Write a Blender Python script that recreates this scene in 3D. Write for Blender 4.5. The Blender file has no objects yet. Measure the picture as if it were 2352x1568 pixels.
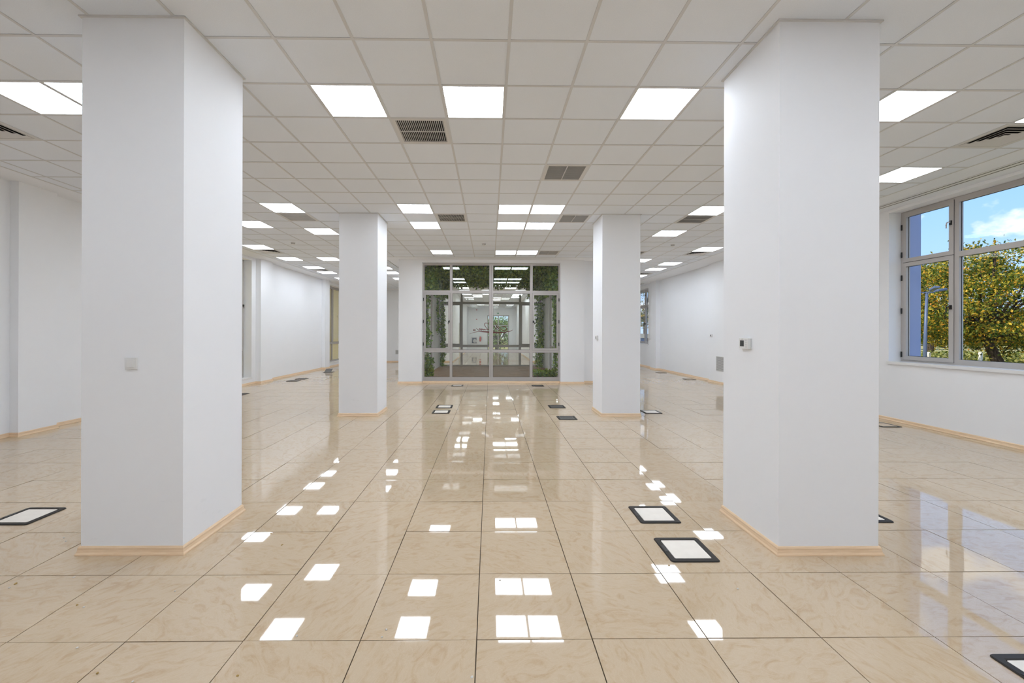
import bpy, bmesh, math, random
from mathutils import Vector, Matrix

PI = math.pi
sc = bpy.context.scene
C = sc.collection
rnd = random.Random(7)

# ------------------------------------------------------------------ camera
EYE, H = 1.59, 3.8355                     # eye height, ceiling height (m)
cam_d = bpy.data.cameras.new('camera')
cam_d.sensor_fit = 'HORIZONTAL'; cam_d.sensor_width = 36.0
cam_d.lens = 977.92 / 2352 * 36.0
cam_d.shift_x = (1176 - 1137.0) / 2352
cam_d.shift_y = (763.15 - 784) / 2352
cam_d.clip_start = 0.05; cam_d.clip_end = 500
cam = bpy.data.objects.new('camera', cam_d); C.objects.link(cam)
cam.matrix_world = (Matrix.Translation((0, 0, EYE)) @ Matrix.Rotation(-0.01218, 4, 'Z')
                    @ Matrix.Rotation(PI / 2, 4, 'X') @ Matrix.Rotation(0.00267, 4, 'Z'))
sc.camera = cam

# ------------------------------------------------------------------ light and colour
sc.view_settings.view_transform = 'Standard'
sc.view_settings.look = 'None'
sc.view_settings.gamma = 1.0
sc.view_settings.use_curve_mapping = False
sc.view_settings.exposure = 0.0
PANEL = 14.4                              # radiance of the ceiling panels
SKY = 1.4

w = bpy.data.worlds.new('sky'); sc.world = w; w.use_nodes = True
nt = w.node_tree; nt.nodes.clear()
def N(t, kind, **kw):
    n = t.nodes.new(kind)
    for k, v in kw.items():
        if k == 'inp':
            for a, b in v.items(): n.inputs[a].default_value = b
        else: setattr(n, k, v)
    return n
def ramp(n, stops, interp='LINEAR'):
    cr = n.color_ramp; cr.interpolation = interp
    while len(cr.elements) > 1: cr.elements.remove(cr.elements[-1])
    cr.elements[0].position = stops[0][0]; cr.elements[0].color = (*stops[0][1], 1)
    for p, c in stops[1:]:
        e = cr.elements.new(p); e.color = (*c, 1)
o = N(nt, 'ShaderNodeOutputWorld'); bg = N(nt, 'ShaderNodeBackground', inp={'Strength': SKY})
tc = N(nt, 'ShaderNodeTexCoord'); sp = N(nt, 'ShaderNodeSeparateXYZ')
gr = N(nt, 'ShaderNodeValToRGB')
ramp(gr, [(0.0, (.56, .74, 1.0)), (.12, (.38, .61, .98)), (.35, (.21, .46, .95)), (1.0, (.10, .30, .80))])
mp = N(nt, 'ShaderNodeMapping'); mp.inputs['Scale'].default_value = (1, 1, 1.5)
mp.inputs['Location'].default_value = (7.3, 2.2, 5.374)
cn = N(nt, 'ShaderNodeTexNoise', inp={'Scale': 6.0, 'Detail': 6.0, 'Roughness': .5})
cr_ = N(nt, 'ShaderNodeValToRGB'); ramp(cr_, [(.545, (0, 0, 0)), (.61, (1, 1, 1))])
mx = N(nt, 'ShaderNodeMix', data_type='RGBA')
L = nt.links.new
L(tc.outputs['Generated'], sp.inputs[0]); L(sp.outputs['Z'], gr.inputs[0])
L(tc.outputs['Generated'], mp.inputs[0]); L(mp.outputs[0], cn.inputs['Vector'])
L(cn.outputs['Fac'], cr_.inputs[0]); L(cr_.outputs[0], mx.inputs['Factor'])
L(gr.outputs[0], mx.inputs['A']); mx.inputs['B'].default_value = (1, 1, 1, 1)
L(mx.outputs['Result'], bg.inputs['Color']); L(bg.outputs[0], o.inputs[0])

sun_d = bpy.data.lights.new('sun', 'SUN'); sun_d.energy = 5.5; sun_d.angle = .009
sun_d.color = (1.0, .93, .80)
sun = bpy.data.objects.new('sun', sun_d); C.objects.link(sun)
sun.rotation_euler = Vector((.80, .10, -.62)).to_track_quat('-Z', 'Y').to_euler()
sun.location = (-20, 0, 20)

# ------------------------------------------------------------------ materials
MATS = {}
def principled(name, col, rough=.5, spec=.5, metal=0.0, ior=1.5):
    m = bpy.data.materials.new(name); m.use_nodes = True
    b = m.node_tree.nodes['Principled BSDF']
    b.inputs['Base Color'].default_value = (*col, 1); b.inputs['Roughness'].default_value = rough
    b.inputs['Specular IOR Level'].default_value = spec; b.inputs['Metallic'].default_value = metal
    b.inputs['IOR'].default_value = ior
    MATS[name] = m
    return m
def noisy(name, col, col2, scale, rough=.5, spec=.5, detail=4, lo=.35, hi=.65, bump=0.0, stretch=None, metal=0.0, coord='Object'):
    m = principled(name, col, rough, spec, metal)
    t = m.node_tree; b = t.nodes['Principled BSDF']
    tx = N(t, 'ShaderNodeTexCoord'); n = N(t, 'ShaderNodeTexNoise', inp={'Scale': scale, 'Detail': detail})
    r = N(t, 'ShaderNodeValToRGB'); ramp(r, [(lo, col), (hi, col2)])
    if stretch:
        mpn = N(t, 'ShaderNodeMapping'); mpn.inputs['Scale'].default_value = stretch
        t.links.new(tx.outputs[coord], mpn.inputs[0]); t.links.new(mpn.outputs[0], n.inputs['Vector'])
    else: t.links.new(tx.outputs[coord], n.inputs['Vector'])
    t.links.new(n.outputs['Fac'], r.inputs[0]); t.links.new(r.outputs[0], b.inputs['Base Color'])
    if bump:
        bp = N(t, 'ShaderNodeBump', inp={'Strength': bump, 'Distance': .002})
        t.links.new(n.outputs['Fac'], bp.inputs['Height']); t.links.new(bp.outputs[0], b.inputs['Normal'])
    return m

noisy('wall_paint', (.90, .912, .935), (.91, .922, .945), 1.3, rough=.6, spec=.25)
noisy('gypsum', (.86, .88, .915), (.87, .89, .925), 1.0, rough=.7, spec=.2)
noisy('ceiling_tile', (.80, .84, .895), (.83, .87, .925), 170, rough=.9, spec=.1, detail=3, bump=.25)
principled('tee_bar', (.66, .665, .67), .55, .3)
principled('edge_angle', (.68, .68, .67), .5, .3)
principled('shadow_gap', (.05, .05, .05), .9, .1)
principled('grout', (.085, .062, .042), .9, .1)
noisy('skirting_wood', (.80, .575, .36), (.87, .655, .44), 9, rough=.28, spec=.6, stretch=(1, 1, 14))
principled('aluminium', (.50, .475, .455), .38, .5)
principled('aluminium_seam', (.20, .19, .18), .6, .3)
principled('black_plastic', (.012, .012, .012), .4, .5)
principled('gasket', (.02, .02, .022), .6, .3)
principled('white_plastic', (.78, .78, .77), .35, .5)
principled('grey_plastic', (.60, .60, .60), .4, .5)
principled('screen', (.025, .027, .026), .2, .5)
principled('print_grey', (.25, .25, .25), .6, .3)
principled('frame_black', (.022, .018, .015), .5, .35)
noisy('lid_white', (.84, .78, .70), (.88, .82, .74), 12, rough=.35, spec=.4)
noisy('lid_dark', (.09, .085, .08), (.13, .125, .12), 3, rough=.35, spec=.5)
principled('lid_rib', (.17, .165, .155), .5, .3)
principled('lid_tan', (.60, .48, .34), .25, .5)
principled('vent_white', (.68, .67, .65), .45, .4)
principled('vent_shade', (.018, .018, .018), .9, .1)
principled('white_sill', (.84, .84, .84), .3, .5)
principled('lilac_render', (.42, .46, .66), .85, .2)
principled('slate_metal', (.10, .13, .20), .4, .5)
noisy('deck_brown', (.21, .125, .075), (.33, .205, .13), 5, rough=.6, spec=.25, stretch=(1, 3, 1))
principled('crimson_print', (.28, .022, .018), .5, .3)
principled('red_paint', (.55, .03, .03), .35, .5)
principled('brown_door', (.10, .06, .045), .4, .5)
principled('exit_green', (.05, .38, .18), .5, .4)
principled('brick_roof', (.20, .10, .07), .8, .2)
noisy('bark', (.035, .025, .018), (.085, .062, .045), 14, rough=.9, spec=.1, bump=.6, stretch=(1, 1, .3))
noisy('dry_grass', (.30, .26, .10), (.48, .42, .20), 3, rough=.95, spec=.05)
principled('post_white', (.75, .70, .60), .7, .2)
principled('lamp_steel', (.09, .12, .20), .45, .5)
principled('blue_paint', (.06, .12, .32), .5, .4)
principled('cream_render', (.62, .54, .42), .85, .2)
principled('brown_render', (.22, .13, .08), .85, .2)
principled('roof_dark', (.06, .06, .06), .9, .1)
principled('plaster_bit', (.62, .60, .56), .9, .1)
principled('tan_bit', (.42, .28, .10), .9, .1)

# polished floor tile: every tile shows its own piece of the marbling
def floor_material():
    m = principled('floor_tile', (.6, .5, .4), .03, .5, 0, 1.60); t = m.node_tree; b = t.nodes['Principled BSDF']
    tx = N(t, 'ShaderNodeTexCoord'); oi = N(t, 'ShaderNodeObjectInfo'); gm = N(t, 'ShaderNodeNewGeometry')
    ad = N(t, 'ShaderNodeMath', operation='ADD'); ml = N(t, 'ShaderNodeMath', operation='MULTIPLY'); ml.inputs[1].default_value = 57.0
    t.links.new(oi.outputs['Random'], ad.inputs[0]); t.links.new(gm.outputs['Random Per Island'], ad.inputs[1]); t.links.new(ad.outputs[0], ml.inputs[0])
    cb = N(t, 'ShaderNodeCombineXYZ'); t.links.new(ml.outputs[0], cb.inputs['Z']); t.links.new(ml.outputs[0], cb.inputs['X'])
    va = N(t, 'ShaderNodeVectorMath', operation='ADD'); t.links.new(tx.outputs['Object'], va.inputs[0]); t.links.new(cb.outputs[0], va.inputs[1])
    vr = N(t, 'ShaderNodeVectorRotate', rotation_type='Z_AXIS'); t.links.new(va.outputs[0], vr.inputs['Vector']); t.links.new(ml.outputs[0], vr.inputs['Angle'])
    mpn = N(t, 'ShaderNodeMapping'); mpn.inputs['Scale'].default_value = (1.0, 2.0, 1.0)
    t.links.new(vr.outputs[0], mpn.inputs[0])
    n1 = N(t, 'ShaderNodeTexNoise', inp={'Scale': 6.5, 'Detail': 6.0, 'Roughness': .6, 'Distortion': 1.8})
    n2 = N(t, 'ShaderNodeTexNoise', inp={'Scale': 14.0, 'Detail': 3.0, 'Distortion': 3.0})
    t.links.new(mpn.outputs[0], n1.inputs['Vector']); t.links.new(mpn.outputs[0], n2.inputs['Vector'])
    r1 = N(t, 'ShaderNodeValToRGB'); ramp(r1, [(.30, (.530, .385, .245)), (.44, (.580, .445, .300)), (.56, (.605, .480, .340)), (.70, (.590, .455, .310))])
    r2 = N(t, 'ShaderNodeValToRGB'); ramp(r2, [(.46, (0, 0, 0)), (.50, (1, 1, 1)), (.54, (0, 0, 0))])
    t.links.new(n1.outputs['Fac'], r1.inputs[0]); t.links.new(n2.outputs['Fac'], r2.inputs[0])
    mf = N(t, 'ShaderNodeMath', operation='MULTIPLY'); mf.inputs[1].default_value = .22; t.links.new(r2.outputs[0], mf.inputs[0])
    mxx = N(t, 'ShaderNodeMix', data_type='RGBA'); mxx.inputs['B'].default_value = (.70, .58, .44, 1)
    t.links.new(mf.outputs[0], mxx.inputs['Factor']); t.links.new(r1.outputs[0], mxx.inputs['A']); t.links.new(mxx.outputs['Result'], b.inputs['Base Color'])
floor_material()

def column_material():                     # white paint with faint grey scuffs near the floor
    m = principled('column_paint', (.885, .897, .925), .6, .25); t = m.node_tree; b = t.nodes['Principled BSDF']
    tx = N(t, 'ShaderNodeTexCoord'); s = N(t, 'ShaderNodeSeparateXYZ'); t.links.new(tx.outputs['Object'], s.inputs[0])
    mpn = N(t, 'ShaderNodeMapping'); mpn.inputs['Scale'].default_value = (1, 1, 2.2); t.links.new(tx.outputs['Object'], mpn.inputs[0])
    oi = N(t, 'ShaderNodeObjectInfo'); m1 = N(t, 'ShaderNodeMath', operation='MULTIPLY'); m1.inputs[1].default_value = 9.0
    n = N(t, 'ShaderNodeTexNoise', noise_dimensions='4D', inp={'Scale': 3.6, 'Detail': 6.0, 'Roughness': .7})
    t.links.new(oi.outputs['Random'], m1.inputs[0]); t.links.new(m1.outputs[0], n.inputs['W']); t.links.new(mpn.outputs[0], n.inputs['Vector'])
    r = N(t, 'ShaderNodeValToRGB'); ramp(r, [(.60, (0, 0, 0)), (.78, (1, 1, 1))]); t.links.new(n.outputs['Fac'], r.inputs[0])
    mr = N(t, 'ShaderNodeMapRange', inp={'From Min': .08, 'From Max': .55, 'To Min': .30, 'To Max': 0.0}); t.links.new(s.outputs['Z'], mr.inputs['Value'])
    mu = N(t, 'ShaderNodeMath', operation='MULTIPLY'); t.links.new(r.outputs[0], mu.inputs[0]); t.links.new(mr.outputs[0], mu.inputs[1])
    mxx = N(t, 'ShaderNodeMix', data_type='RGBA'); mxx.inputs['A'].default_value = (.885, .897, .925, 1); mxx.inputs['B'].default_value = (.42, .42, .42, 1)
    t.links.new(mu.outputs[0], mxx.inputs['Factor']); t.links.new(mxx.outputs['Result'], b.inputs['Base Color'])
column_material()

def glass_material(name, tint, f0=.05):
    m = bpy.data.materials.new(name); m.use_nodes = True; t = m.node_tree; t.nodes.clear()
    out = N(t, 'ShaderNodeOutputMaterial'); mixs = N(t, 'ShaderNodeMixShader')
    tr = N(t, 'ShaderNodeBsdfTransparent'); tr.inputs[0].default_value = (*tint, 1)
    gl = N(t, 'ShaderNodeBsdfGlossy', inp={'Roughness': 0.0}); gl.inputs['Color'].default_value = (1, 1, 1, 1)
    lw = N(t, 'ShaderNodeLayerWeight', inp={'Blend': .5})
    pw = N(t, 'ShaderNodeMath', operation='POWER'); pw.inputs[1].default_value = 5.0
    mr = N(t, 'ShaderNodeMapRange', inp={'To Min': f0, 'To Max': 1.0})
    t.links.new(lw.outputs['Facing'], pw.inputs[0]); t.links.new(pw.outputs[0], mr.inputs['Value'])
    t.links.new(mr.outputs[0], mixs.inputs[0]); t.links.new(tr.outputs[0], mixs.inputs[1]); t.links.new(gl.outputs[0], mixs.inputs[2])
    t.links.new(mixs.outputs[0], out.inputs[0]); MATS[name] = m
glass_material('clear_glass', (.985, .99, .985), .006)
glass_material('court_glass', (.975, .98, .955), .045)

def emit(name, col, s):
    m = bpy.data.materials.new(name); m.use_nodes = True; t = m.node_tree; t.nodes.clear()
    e = N(t, 'ShaderNodeEmission', inp={'Strength': s}); e.inputs[0].default_value = (*col, 1)
    out = N(t, 'ShaderNodeOutputMaterial'); t.links.new(e.outputs[0], out.inputs[0]); MATS[name] = m
emit('panel_glow', (.835, .905, 1.0), PANEL)
principled('panel_off', (.80, .79, .77), .5, .3)

def leaf_material(name, stops, trans=.35):
    m = principled(name, (.1, .2, .05), .5, .35); t = m.node_tree; b = t.nodes['Principled BSDF']
    gm = N(t, 'ShaderNodeNewGeometry'); r = N(t, 'ShaderNodeValToRGB'); ramp(r, stops)
    t.links.new(gm.outputs['Random Per Island'], r.inputs[0]); t.links.new(r.outputs[0], b.inputs['Base Color'])
    tl = N(t, 'ShaderNodeBsdfTranslucent'); t.links.new(r.outputs[0], tl.inputs[0])
    mixs = N(t, 'ShaderNodeMixShader', inp={0: trans}); out = t.nodes['Material Output']
    t.links.new(b.outputs[0], mixs.inputs[1]); t.links.new(tl.outputs[0], mixs.inputs[2]); t.links.new(mixs.outputs[0], out.inputs[0])
leaf_material('autumn_leaf', [(0, (.035, .075, .008)), (.35, (.09, .14, .012)), (.62, (.30, .27, .03)), (.85, (.66, .47, .04)), (1, (.62, .25, .02))])
leaf_material('ivy_leaf', [(0, (.06, .14, .02)), (.4, (.14, .28, .04)), (.75, (.34, .46, .06)), (1, (.24, .46, .18))], .2)
leaf_material('hedge_leaf', [(0, (.14, .18, .03)), (.5, (.32, .32, .08)), (1, (.50, .44, .14))])
def shutter_mat():
    m = principled('shutter_beige', (.72, .66, .42), .6, .3); t = m.node_tree; b = t.nodes['Principled BSDF']
    tl = N(t, 'ShaderNodeBsdfTranslucent'); tl.inputs[0].default_value = (.80, .70, .38, 1)
    mixs = N(t, 'ShaderNodeMixShader', inp={0: .3}); out = t.nodes['Material Output']
    t.links.new(b.outputs[0], mixs.inputs[1]); t.links.new(tl.outputs[0], mixs.inputs[2]); t.links.new(mixs.outputs[0], out.inputs[0])
shutter_mat()

# ------------------------------------------------------------------ mesh helpers
class MB:
    def __init__(s): s.v = []; s.f = []
    def box(s, x0, x1, y0, y1, z0, z1):
        n = len(s.v)
        s.v += [(x0, y0, z0), (x1, y0, z0), (x1, y1, z0), (x0, y1, z0), (x0, y0, z1), (x1, y0, z1), (x1, y1, z1), (x0, y1, z1)]
        s.f += [(n, n+3, n+2, n+1), (n+4, n+5, n+6, n+7), (n, n+1, n+5, n+4), (n+1, n+2, n+6, n+5), (n+2, n+3, n+7, n+6), (n+3, n, n+4, n+7)]
        return s
    def poly(s, pts):
        n = len(s.v); s.v += [tuple(p) for p in pts]; s.f.append(tuple(range(n, n + len(pts)))); return s
    def prism(s, pts, axis, a0, a1):       # pts 2D outline, extruded along axis
        def mk(p, a):
            return {'x': (a, p[0], p[1]), 'y': (p[0], a, p[1]), 'z': (p[0], p[1], a)}[axis]
        n = len(s.v); k = len(pts)
        s.v += [mk(p, a0) for p in pts] + [mk(p, a1) for p in pts]
        s.f += [tuple(range(n, n + k)), tuple(range(n + 2*k - 1, n + k - 1, -1))]
        s.f += [(n + i, n + k + i, n + k + (i+1) % k, n + (i+1) % k) for i in range(k)]
        return s
    def tube(s, pts, rad, seg=8):
        pts = [Vector(p) for p in pts]; k = len(pts)
        rad = rad if isinstance(rad, (list, tuple)) else [rad] * k
        rings = []
        for i, p in enumerate(pts):
            d = (pts[min(i+1, k-1)] - pts[max(i-1, 0)]).normalized()
            a = d.cross(Vector((0, 0, 1)))
            if a.length < 1e-3: a = d.cross(Vector((1, 0, 0)))
            a.normalize(); b = d.cross(a)
            n = len(s.v); rings.append(n)
            s.v += [tuple(p + (a*math.cos(2*PI*q/seg) + b*math.sin(2*PI*q/seg)) * rad[i]) for q in range(seg)]
        for r0, r1 in zip(rings, rings[1:]):
            s.f += [(r0+q, r0+(q+1) % seg, r1+(q+1) % seg, r1+q) for q in range(seg)]
        s.f += [tuple(range(rings[0], rings[0]+seg))[::-1], tuple(range(rings[-1], rings[-1]+seg))]
        return s
    def lathe(s, prof, c=(0, 0, 0), axis='z', seg=24):   # prof: (radius, height)
        n0 = len(s.v)
        for r, h in prof:
            for q in range(seg):
                a = 2*PI*q/seg; x, y = r*math.cos(a), r*math.sin(a)
                p = {'z': (x, y, h), 'y': (x, h, y), 'x': (h, x, y)}[axis]
                s.v.append((c[0]+p[0], c[1]+p[1], c[2]+p[2]))
        for i in range(len(prof)-1):
            for q in range(seg):
                a, b = n0+i*seg+q, n0+i*seg+(q+1) % seg
                s.f.append((a, b, b+seg, a+seg))
        s.f += [tuple(range(n0, n0+seg))[::-1], tuple(range(n0+(len(prof)-1)*seg, n0+len(prof)*seg))]
        return s
    def mesh(s, name, mat, smooth=False):
        me = bpy.data.meshes.new(name); me.from_pydata(s.v, [], s.f); me.validate()
        bm = bmesh.new(); bm.from_mesh(me)
        bmesh.ops.recalc_face_normals(bm, faces=bm.faces); bm.to_mesh(me); bm.free()
        me.materials.append(MATS[mat])
        if smooth: me.polygons.foreach_set('use_smooth', [True]*len(me.polygons))
        return me
    def rawmesh(s, name, mat):
        me = bpy.data.meshes.new(name); me.from_pydata(s.v, [], s.f); me.materials.append(MATS[mat]); return me
    def build(s, name, mat, parent=None, loc=(0, 0, 0), smooth=False, raw=False):
        return put(name, s.rawmesh(name, mat) if raw else s.mesh(name, mat, smooth), parent, loc)
def put(name, me, parent=None, loc=(0, 0, 0), rot=None):
    ob = bpy.data.objects.new(name, me); C.objects.link(ob); ob.location = loc
    if rot: ob.rotation_euler = rot
    if parent: ob.parent = parent
    return ob
def tag(o, label=None, cat=None, group=None, kind=None):
    if label: o['label'] = label
    if cat: o['category'] = cat
    if group: o['group'] = group
    if kind: o['kind'] = kind
    return o
def empty(name, loc=(0, 0, 0), rz=0.0):
    e = bpy.data.objects.new(name, None); C.objects.link(e); e.location = loc; e.rotation_euler = (0, 0, rz)
    e.empty_display_size = .1
    return e
def copy_tree(o, parent=None):
    c = o.copy(); C.objects.link(c); c.parent = parent
    for ch in [x for x in o.children]: copy_tree(ch, c)
    return c
def bevel(ob, wd, seg=2):
    bm = bmesh.new(); bm.from_mesh(ob.data)
    bmesh.ops.bevel(bm, geom=list(bm.edges), offset=wd, segments=seg, affect='EDGES', profile=.5)
    bm.to_mesh(ob.data); bm.free(); return ob
ORD = ['', 'first', 'second', 'third', 'fourth', 'fifth', 'sixth', 'seventh', 'eighth', 'ninth', 'tenth', 'eleventh', 'twelfth', 'thirteenth', 'fourteenth']

# ------------------------------------------------------------------ plan of the place
XL, XR = -7.23, 7.32                       # long walls
YB = -4.0                                  # wall behind the viewpoint
YF = 13.23                                 # face of the courtyard block
CX0, CX1 = -2.83, 2.94                     # block outer sides
GX0, GX1 = -2.11, 2.21                     # glazed opening
YG0, YG1 = 13.42, 18.45                    # near and far courtyard glazing
YW = 22.78                                 # back wall
LX0, LX1, LY1 = -1.96, 2.30, 37.5          # lobby behind
TX0, TX1 = -6.66, 6.45                     # tiled ceiling
fx0, fy0 = -.0637, 2.2047                  # floor tile grid
cx0, cy0 = .143, 3.8745                    # ceiling grid
COLS = [(-2.91, -2.19, 3.07, 3.79), (2.075, 2.80, 3.03, 3.755), (-2.845, -2.12, 8.06, 8.78), (2.13, 2.855, 8.05, 8.77)]
WT = .36

# walls -------------------------------------------------------------------
def wall_x(name, x0, x1, ya, yb, opens, label):    # wall running along y, openings (y0,y1,z0,z1)
    m = MB(); y = ya
    for (o0, o1, z0, z1) in sorted(opens):
        if o0 > y: m.box(x0, x1, y, o0, -.2, H + .06)
        m.box(x0, x1, o0, o1, -.2, z0)
        if z1 < H + .05: m.box(x0, x1, o0, o1, z1, H + .06)
        y = o1
    m.box(x0, x1, y, yb, -.2, H + .06)
    return tag(m.build(name, 'wall_paint'), label, 'wall', kind='structure')
def wall_y(name, y0, y1, xa, xb, opens, label):
    m = MB(); x = xa
    for (o0, o1, z0, z1) in sorted(opens):
        if o0 > x: m.box(x, o0, y0, y1, -.2, H + .06)
        m.box(o0, o1, y0, y1, -.2, z0)
        if z1 < H + .05: m.box(o0, o1, y0, y1, z1, H + .06)
        x = o1
    m.box(x, xb, y0, y1, -.2, H + .06)
    return tag(m.build(name, 'wall_paint'), label, 'wall', kind='structure')
LW1 = (11.0, 13.01, .20, 3.76); LW2 = (19.19, 21.4, .20, 3.73)
RW1 = (3.30, 7.725, 1.08, 3.80); RW2 = (19.59, 21.6, 1.07, 3.67)
wl = wall_x('wall_left', XL - WT, XL, YB, YW + .3, [LW1, LW2], 'long white left wall with pilasters and shuttered windows')
wr = wall_x('wall_right', XR, XR + WT, YB, YW + .3, [RW1, RW2], 'long white right wall with the windows to the trees')
wall_y('wall_rear', YB - .3, YB, XL - WT, XR + WT, [], 'plain white wall behind the viewpoint')
wall_y('wall_back_left', YW, YW + .3, XL, LX0, [], 'far white end wall seen past the left columns')
wall_y('wall_back_right', YW + .2, YW + .5, LX1, XR, [], 'far white end wall behind the courtyard on the right')
wall_x('wall_lobby_left', LX0 - .3, LX0, YW + .3, LY1, [], 'left white side wall of the lobby behind the courtyard')
wall_x('wall_lobby_right', LX1, LX1 + .3, YW + .5, LY1, [], 'right white side wall of the lobby behind the courtyard')
wall_y('wall_lobby_end', LY1, LY1 + .3, LX0 - .3, LX1 + .3, [(-.23, 1.70, 0.0, 3.10)], 'white end wall of the lobby around the green glass door')
# courtyard block
wall_y('wall_courtyard_front', YF, YF + .37, CX0, CX1, [(GX0, GX1, -.012, 3.76)], 'white wall around the big courtyard glazing')
wall_y('wall_courtyard_back', YG1 - .05, YG1 + .32, CX0, CX1, [(GX0, GX1, -.012, 3.76)], 'white wall around the far courtyard glazing')
CG = (13.95, 16.35, .12, 3.72)
wall_x('wall_courtyard_left', CX0, GX0 - .04, YF + .37, YG1 - .05, [CG], 'left white side wall of the courtyard')
wall_x('wall_courtyard_right', GX1 + .04, CX1, YF + .37, YG1 - .05, [CG], 'right white side wall of the courtyard')
wall_y('wall_courtyard_wing', YF + .22, YF + .5, CX1, 4.25, [], 'white wall wing set back beside the courtyard glazing')
# pilasters (parts of the long walls)
for (p, x0, x1, y0, y1) in [(wl, XL - .05, -7.10, 6.50, 7.07), (wl, XL - .05, -7.07, 13.23, 13.94), (wl, XL - .05, -7.08, 18.40, 18.92),
                            (wr, 7.21, XR + .05, 12.30, 13.93), (wr, 7.14, XR + .05, 18.24, 18.85)]:
    MB().box(x0, x1, y0, y1, 0, H + .03).build('pilaster', 'wall_paint', p)

# roof and courtyard lid, so daylight enters by the windows only
tag(MB().box(XL - WT - .1, XR + WT + .1, YB - .4, LY1 + .3, H + .08, H + .35).build('ceiling_slab', 'roof_dark'), 'roof slab above the hanging ceiling', 'roof', kind='structure')

# floor -------------------------------------------------------------------
fl = tag(MB().box(XL - WT, XR + .60, YB - .3, LY1 + .3, -.20, -.0045).build('floor', 'grout'), 'polished beige marbled tile floor with dark joints', 'floor', kind='structure')
G = .0028
tile_me = MB().box(-.3 + G, .3 - G, -.3 + G, .3 - G, -.010, 0).mesh('tile', 'floor_tile')
def in_frame(x, y):
    if y < 1.0: return False
    u = 1137 + 978 * (x / y - .0122)
    v = 763 + 978 * EYE / y
    return -260 < u < 2612 and v < 1900
cells = []
for i in range(-13, 13):
    for j in range(-11, 59):
        x, y = fx0 + .6 * (i + .5), fy0 + .6 * (j + .5)
        if x - .3 < XL - .35 or x + .3 > XR + .58 or y < YB - .3 or y > LY1 + .2: continue
        if y > YW + .2 and not (LX0 - .3 < x < LX1 + .3): continue
        if GX0 - .3 < x < GX1 + .3 and YG0 + .3 < y < YG1 - .1: continue
        if any(c[0] + .25 < x < c[1] - .25 and c[2] + .25 < y < c[3] - .25 for c in COLS): continue
        cells.append((i, j, x, y))
def px_area(c): return 1.0 / c[3] ** 3 if in_frame(c[2], c[3]) else 0.0
cells.sort(key=px_area, reverse=True)
trnd = random.Random(21)
rest = MB()
for q, (i, j, x, y) in enumerate(cells):
    tx_, ty_ = math.radians(trnd.gauss(0, .15)), math.radians(trnd.gauss(0, .15))
    if q < 300:
        put('tile', tile_me, fl, (x, y, 0), (tx_, ty_, 0))
    else:
        a, n = .3 - G, len(rest.v)
        rest.v += [(x+sx*a, y+sy*a, -sx*a*ty_ + sy*a*tx_ + dz) for dz in (-.010, 0) for sx, sy in ((-1, -1), (1, -1), (1, 1), (-1, 1))]
        rest.f += [(n+4, n+5, n+6, n+7), (n, n+1, n+5, n+4), (n+1, n+2, n+6, n+5), (n+2, n+3, n+7, n+6), (n+3, n, n+4, n+7)]
tag(rest.build('tile_field', 'floor_tile', fl, raw=True), kind='stuff')

# courtyard deck
tag(MB().box(GX0 - .04, GX1 + .04, YF + .37, YG1 - .05, -.05, .13).build('floor_courtyard', 'deck_brown'), 'brown stone floor inside the glazed courtyard', 'floor', kind='structure')

# ceiling -----------------------------------------------------------------
LIGHTS = [(-8, 0), (-7, 0), (-3, 0), (-1, 0), (2, 0), (6, 0), (9, 0), (9, 3), (-7, 6), (-3, 6), (0, 6), (1, 6), (6, 6), (-9, 8), (-3, 8), (0, 8), (1, 8),
          (-7, 9), (6, 9), (-11, 12), (9, 12), (-3, 13), (0, 13), (1, 13), (-11, 15), (-9, 15), (7, 15), (9, 16), (-11, 18), (-7, 18), (9, 18),
          (-11, 20), (-7, 20), (9, 21), (-11, 23), (-7, 23), (-9, 25)]
ADDED_REAR = [(-8, -4), (-3, -4), (-1, -4), (2, -4), (6, -4), (9, -4), (9, -8), (-8, -8), (-3, -8), (0, -8), (2, -8), (6, -8), (-8, -11), (0, -11), (6, -11)]      # unseen panels added behind the viewpoint to brighten the room
ADDED_SCREENED = [(6, 18), (6, 20), (6, 23)]   # unseen panels added behind the back columns to brighten the far hall
BACK = [(-3, 27), (0, 27), (1, 27), (-3, 29), (1, 29), (5, 28)]                                                       # hall behind the courtyard
LOBBY = [(0, 42), (0, 46), (-2, 36), (2, 36), (-2, 38), (2, 38), (-2, 51), (0, 51), (2, 51)]
GRILLES = {(-2, 1): 0, (1, 3): 1, (-2, 7): 0, (2, 7): 1, (-7, 7): 0, (6, 7): 0, (2, 13): 1, (6, 13): 0}   # 0: slats run away from the viewer
DIFFS = [(-10, 1), (9, 1), (-11, 13), (9, 13), (-11, 19), (9, 20)]
used = set(LIGHTS) | set(ADDED_REAR) | set(BACK) | set(ADDED_SCREENED) | set(LOBBY) | set(GRILLES) | set(DIFFS)
ce = tag(MB().box(XL - .05, XR + .05, YB, YF + .3, H + .012, H + .05).box(XL - .05, GX0 - .1, YF + .3, YG1, H + .012, H + .05).box(GX1 + .1, XR + .05, YF + .3, YG1, H + .012, H + .05).box(XL - .05, XR + .05, YG1, LY1, H + .012, H + .05).build('ceiling', 'gypsum'), 'grey suspended tile ceiling with white plasterboard border', 'ceiling', kind='structure')
REG = [(TX0, TX1, YB, 12.71), (TX0, -3.22, 12.71, 22.15), (3.5, TX1, 12.71, 22.15), (-3.22, 3.5, 19.0, 22.15), (LX0 + .2, LX1 - .2, YW + .6, LY1 - .2)]
full_me = MB().box(-.298, .298, -.298, .298, 0, .010).mesh('ceiling_tile', 'ceiling_tile')
ct = []
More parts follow.
